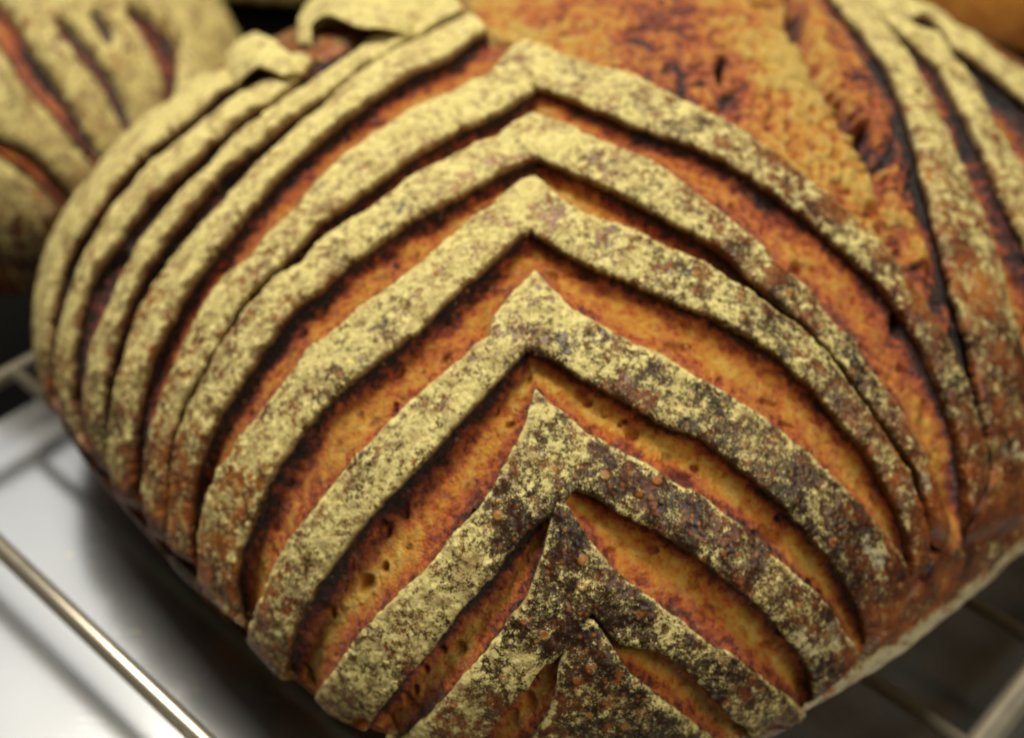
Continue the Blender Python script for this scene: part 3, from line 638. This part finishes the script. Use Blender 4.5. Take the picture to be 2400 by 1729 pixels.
gr_([(1322,1516)] + LL['C'][1:], [(1318,1530)] + UL['D'][2:], CH_NEAR); gr_([(1366,1458)] + LR['C'][1:], [(1366,1470)] + UR['D'][2:], CR_NEAR)
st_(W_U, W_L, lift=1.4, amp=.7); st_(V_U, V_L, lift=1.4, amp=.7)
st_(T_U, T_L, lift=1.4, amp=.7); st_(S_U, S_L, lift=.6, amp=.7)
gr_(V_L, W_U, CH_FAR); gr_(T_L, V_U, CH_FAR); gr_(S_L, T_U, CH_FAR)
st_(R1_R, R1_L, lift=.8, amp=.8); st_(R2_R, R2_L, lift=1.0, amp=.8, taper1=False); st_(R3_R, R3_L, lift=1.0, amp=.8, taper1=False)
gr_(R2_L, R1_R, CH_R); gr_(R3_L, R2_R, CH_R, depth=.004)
torn_top(MAIN, [(980,-330),(1060,-120),(1100,-10),(1135,60),(1180,88)] + UR['X'][0:-2] , [(1660,-330),(1800,-200)] + R1_L[:25], loaf, LO)

def main_skin(P, px, nn):
    fl = 0.26 + 0.30 * nn; bu = 0.64 + 0.40 * nn
    far = sst(P[..., 1], 0.36, 0.42)
    return fl + far * 0.6, bu
body(MAIN, 'lower_crust', loaf, LO, 1500, 620, main_skin)

# flaps of crust lifted clear of the far shoulder
def flap(form, A, B, parent, origin, height, sd):
    nu, nv = 160, 60
    a, _ = smooth_curve(A, nu); b, _ = smooth_curve(B, nu)
    V = np.concatenate([np.linspace(0, 1, nv), np.linspace(1, 0, nv)])
    px = a[:, None] * (1 - V[None, :, None]) + b[:, None] * V[None, :, None]
    P, N = form.at(px)
    s = np.linspace(0, 1, nu)[:, None]
    arch = np.sin(np.pi * s) ** 0.6 * height
    under = np.concatenate([np.zeros(nv), np.ones(nv)])[None, :]
    prof = np.sqrt(np.clip(1 - (2 * V[None, :] - 1) ** 2, 0, 1)) ** .6
    n2 = noise(P, 0.003, sd)
    h = arch + 0.0009 * prof * (1 - 2 * under) + 0.0004 * n2
    Q = P + N * h[..., None]
    return grid_mesh('crust_flap', Q, dict(flour=1.3 - under * 1.0 + 0 * s, burn=0.4 + 0 * h, char=under * .35 + 0 * s, pale=0 * h), CRUST, parent, origin)
flap(MAIN, [(535,180),(545,150),(575,125),(620,112),(655,125),(690,150),(730,150)], [(560,215),(580,205),(600,196),(625,190),(650,198),(680,205),(712,178)], loaf, LO, 0.0042, 3)
flap(MAIN, [(700,110),(712,70),(745,35),(800,15),(880,10),(960,20),(1040,10)], [(735,115),(742,85),(770,80),(805,92),(850,115),(900,110),(960,95)], loaf, LO, 0.0060, 4)

# ------------------------------------------------------------------ neighbouring loaves
def simple_loaf(form, label, grooves, flour_fn, name='cooling_loaf', px_box=(-420, 800, -360, 900)):
    o = (form.q[0], form.q[1], form.q[9])
    L = empty(name, o, label, 'loaf of bread', 'loaves set out to cool')
    if grooves:
        form.build_depth(*px_box, 8, 0.2, 1.0)
        for A, B in grooves:
            global seed; seed += 1
            groove(form, A, B, L, o, seed, [(0, .1), (.2, .25), (.5, .48), (.8, .40), (1, .3)], depth=0.006)
    body(form, 'crust', L, o, 420, 240, flour_fn, recess=0.009)
    return L
c2 = on_plane(-20, 500, TZ)
F2 = Form(c2[0] - 0.012, c2[1] + 0.058, math.radians(125), 0.13, 0.078, 2.3, 2.0, 0.085, 0.018, TZ)
G2 = [([(-60,-60),(0,22),(30,60),(60,115),(100,170),(145,235),(190,310),(240,390)], [(-110,-20),(-30,70),(5,110),(45,180),(85,225),(135,275),(180,330),(232,395)]),
      ([(130,40),(165,72),(205,118),(250,178),(285,240),(308,310)], [(126,48),(155,84),(192,130),(238,188),(272,248),(302,312)]),
      ([(215,20),(250,55),(272,100)], [(213,28),(240,62),(264,104)]),
      ([(300,12),(350,40),(400,75),(425,110),(420,170),(402,250)], [(300,30),(335,70),(362,120),(385,170),(395,215),(398,255)]),
      ([(-60,310),(0,340),(60,368),(110,410),(145,450),(166,492)], [(-60,330),(0,358),(52,388),(98,430),(135,466),(160,496)])]
simple_loaf(F2, 'floured scored loaf out of focus behind the left shoulder of the large loaf', G2,
            lambda P, px, nn: (0.95 + 0.25 * nn - 0.55 * sst(px[..., 1], 360, 600), 0.5 + 0.2 * nn + .3 * sst(px[..., 1], 400, 600)))  # browner lower crust, with shade where it turns under painted in as burn
c3 = on_plane(2560, 40, TZ)
F3 = Form(c3[0] + 0.01, c3[1] + 0.035, 0.75, 0.12, 0.07, 2.3, 2.0, 0.08, 0.018, TZ)
simple_loaf(F3, 'brown blurred loaf behind the top right corner of the large loaf', None, lambda P, px, nn: (0.1 + 0.3 * nn, 0.18 + 0.3 * nn))
c4 = on_plane(620, 92, TZ)
F4 = Form(c4[0], c4[1] + 0.078, 0.0, 0.11, 0.075, 2.3, 2.0, 0.075, 0.018, TZ)
simple_loaf(F4, 'pale blurred loaf farthest back, only its lower edge showing at the top', None, lambda P, px, nn: (0.8 + 0.3 * nn, 0.4 + 0.3 * nn))
# dark board that the rear loaves stand on
bd = box_mesh('dark_board', [sb(s_edge - 0.75, 0.24), sb(s_edge - 0.03, 0.24), sb(s_edge - 0.03, 0.50), sb(0.8, 0.50), sb(0.8, 1.4), sb(s_edge - 0.75, 1.4)], TZ - 0.03, TZ, plain('dark_wood', (0.010, 0.008, 0.006), 0.95))
tag(bd, 'near-black board in shadow at the left, under the rear floured loaf', 'board')
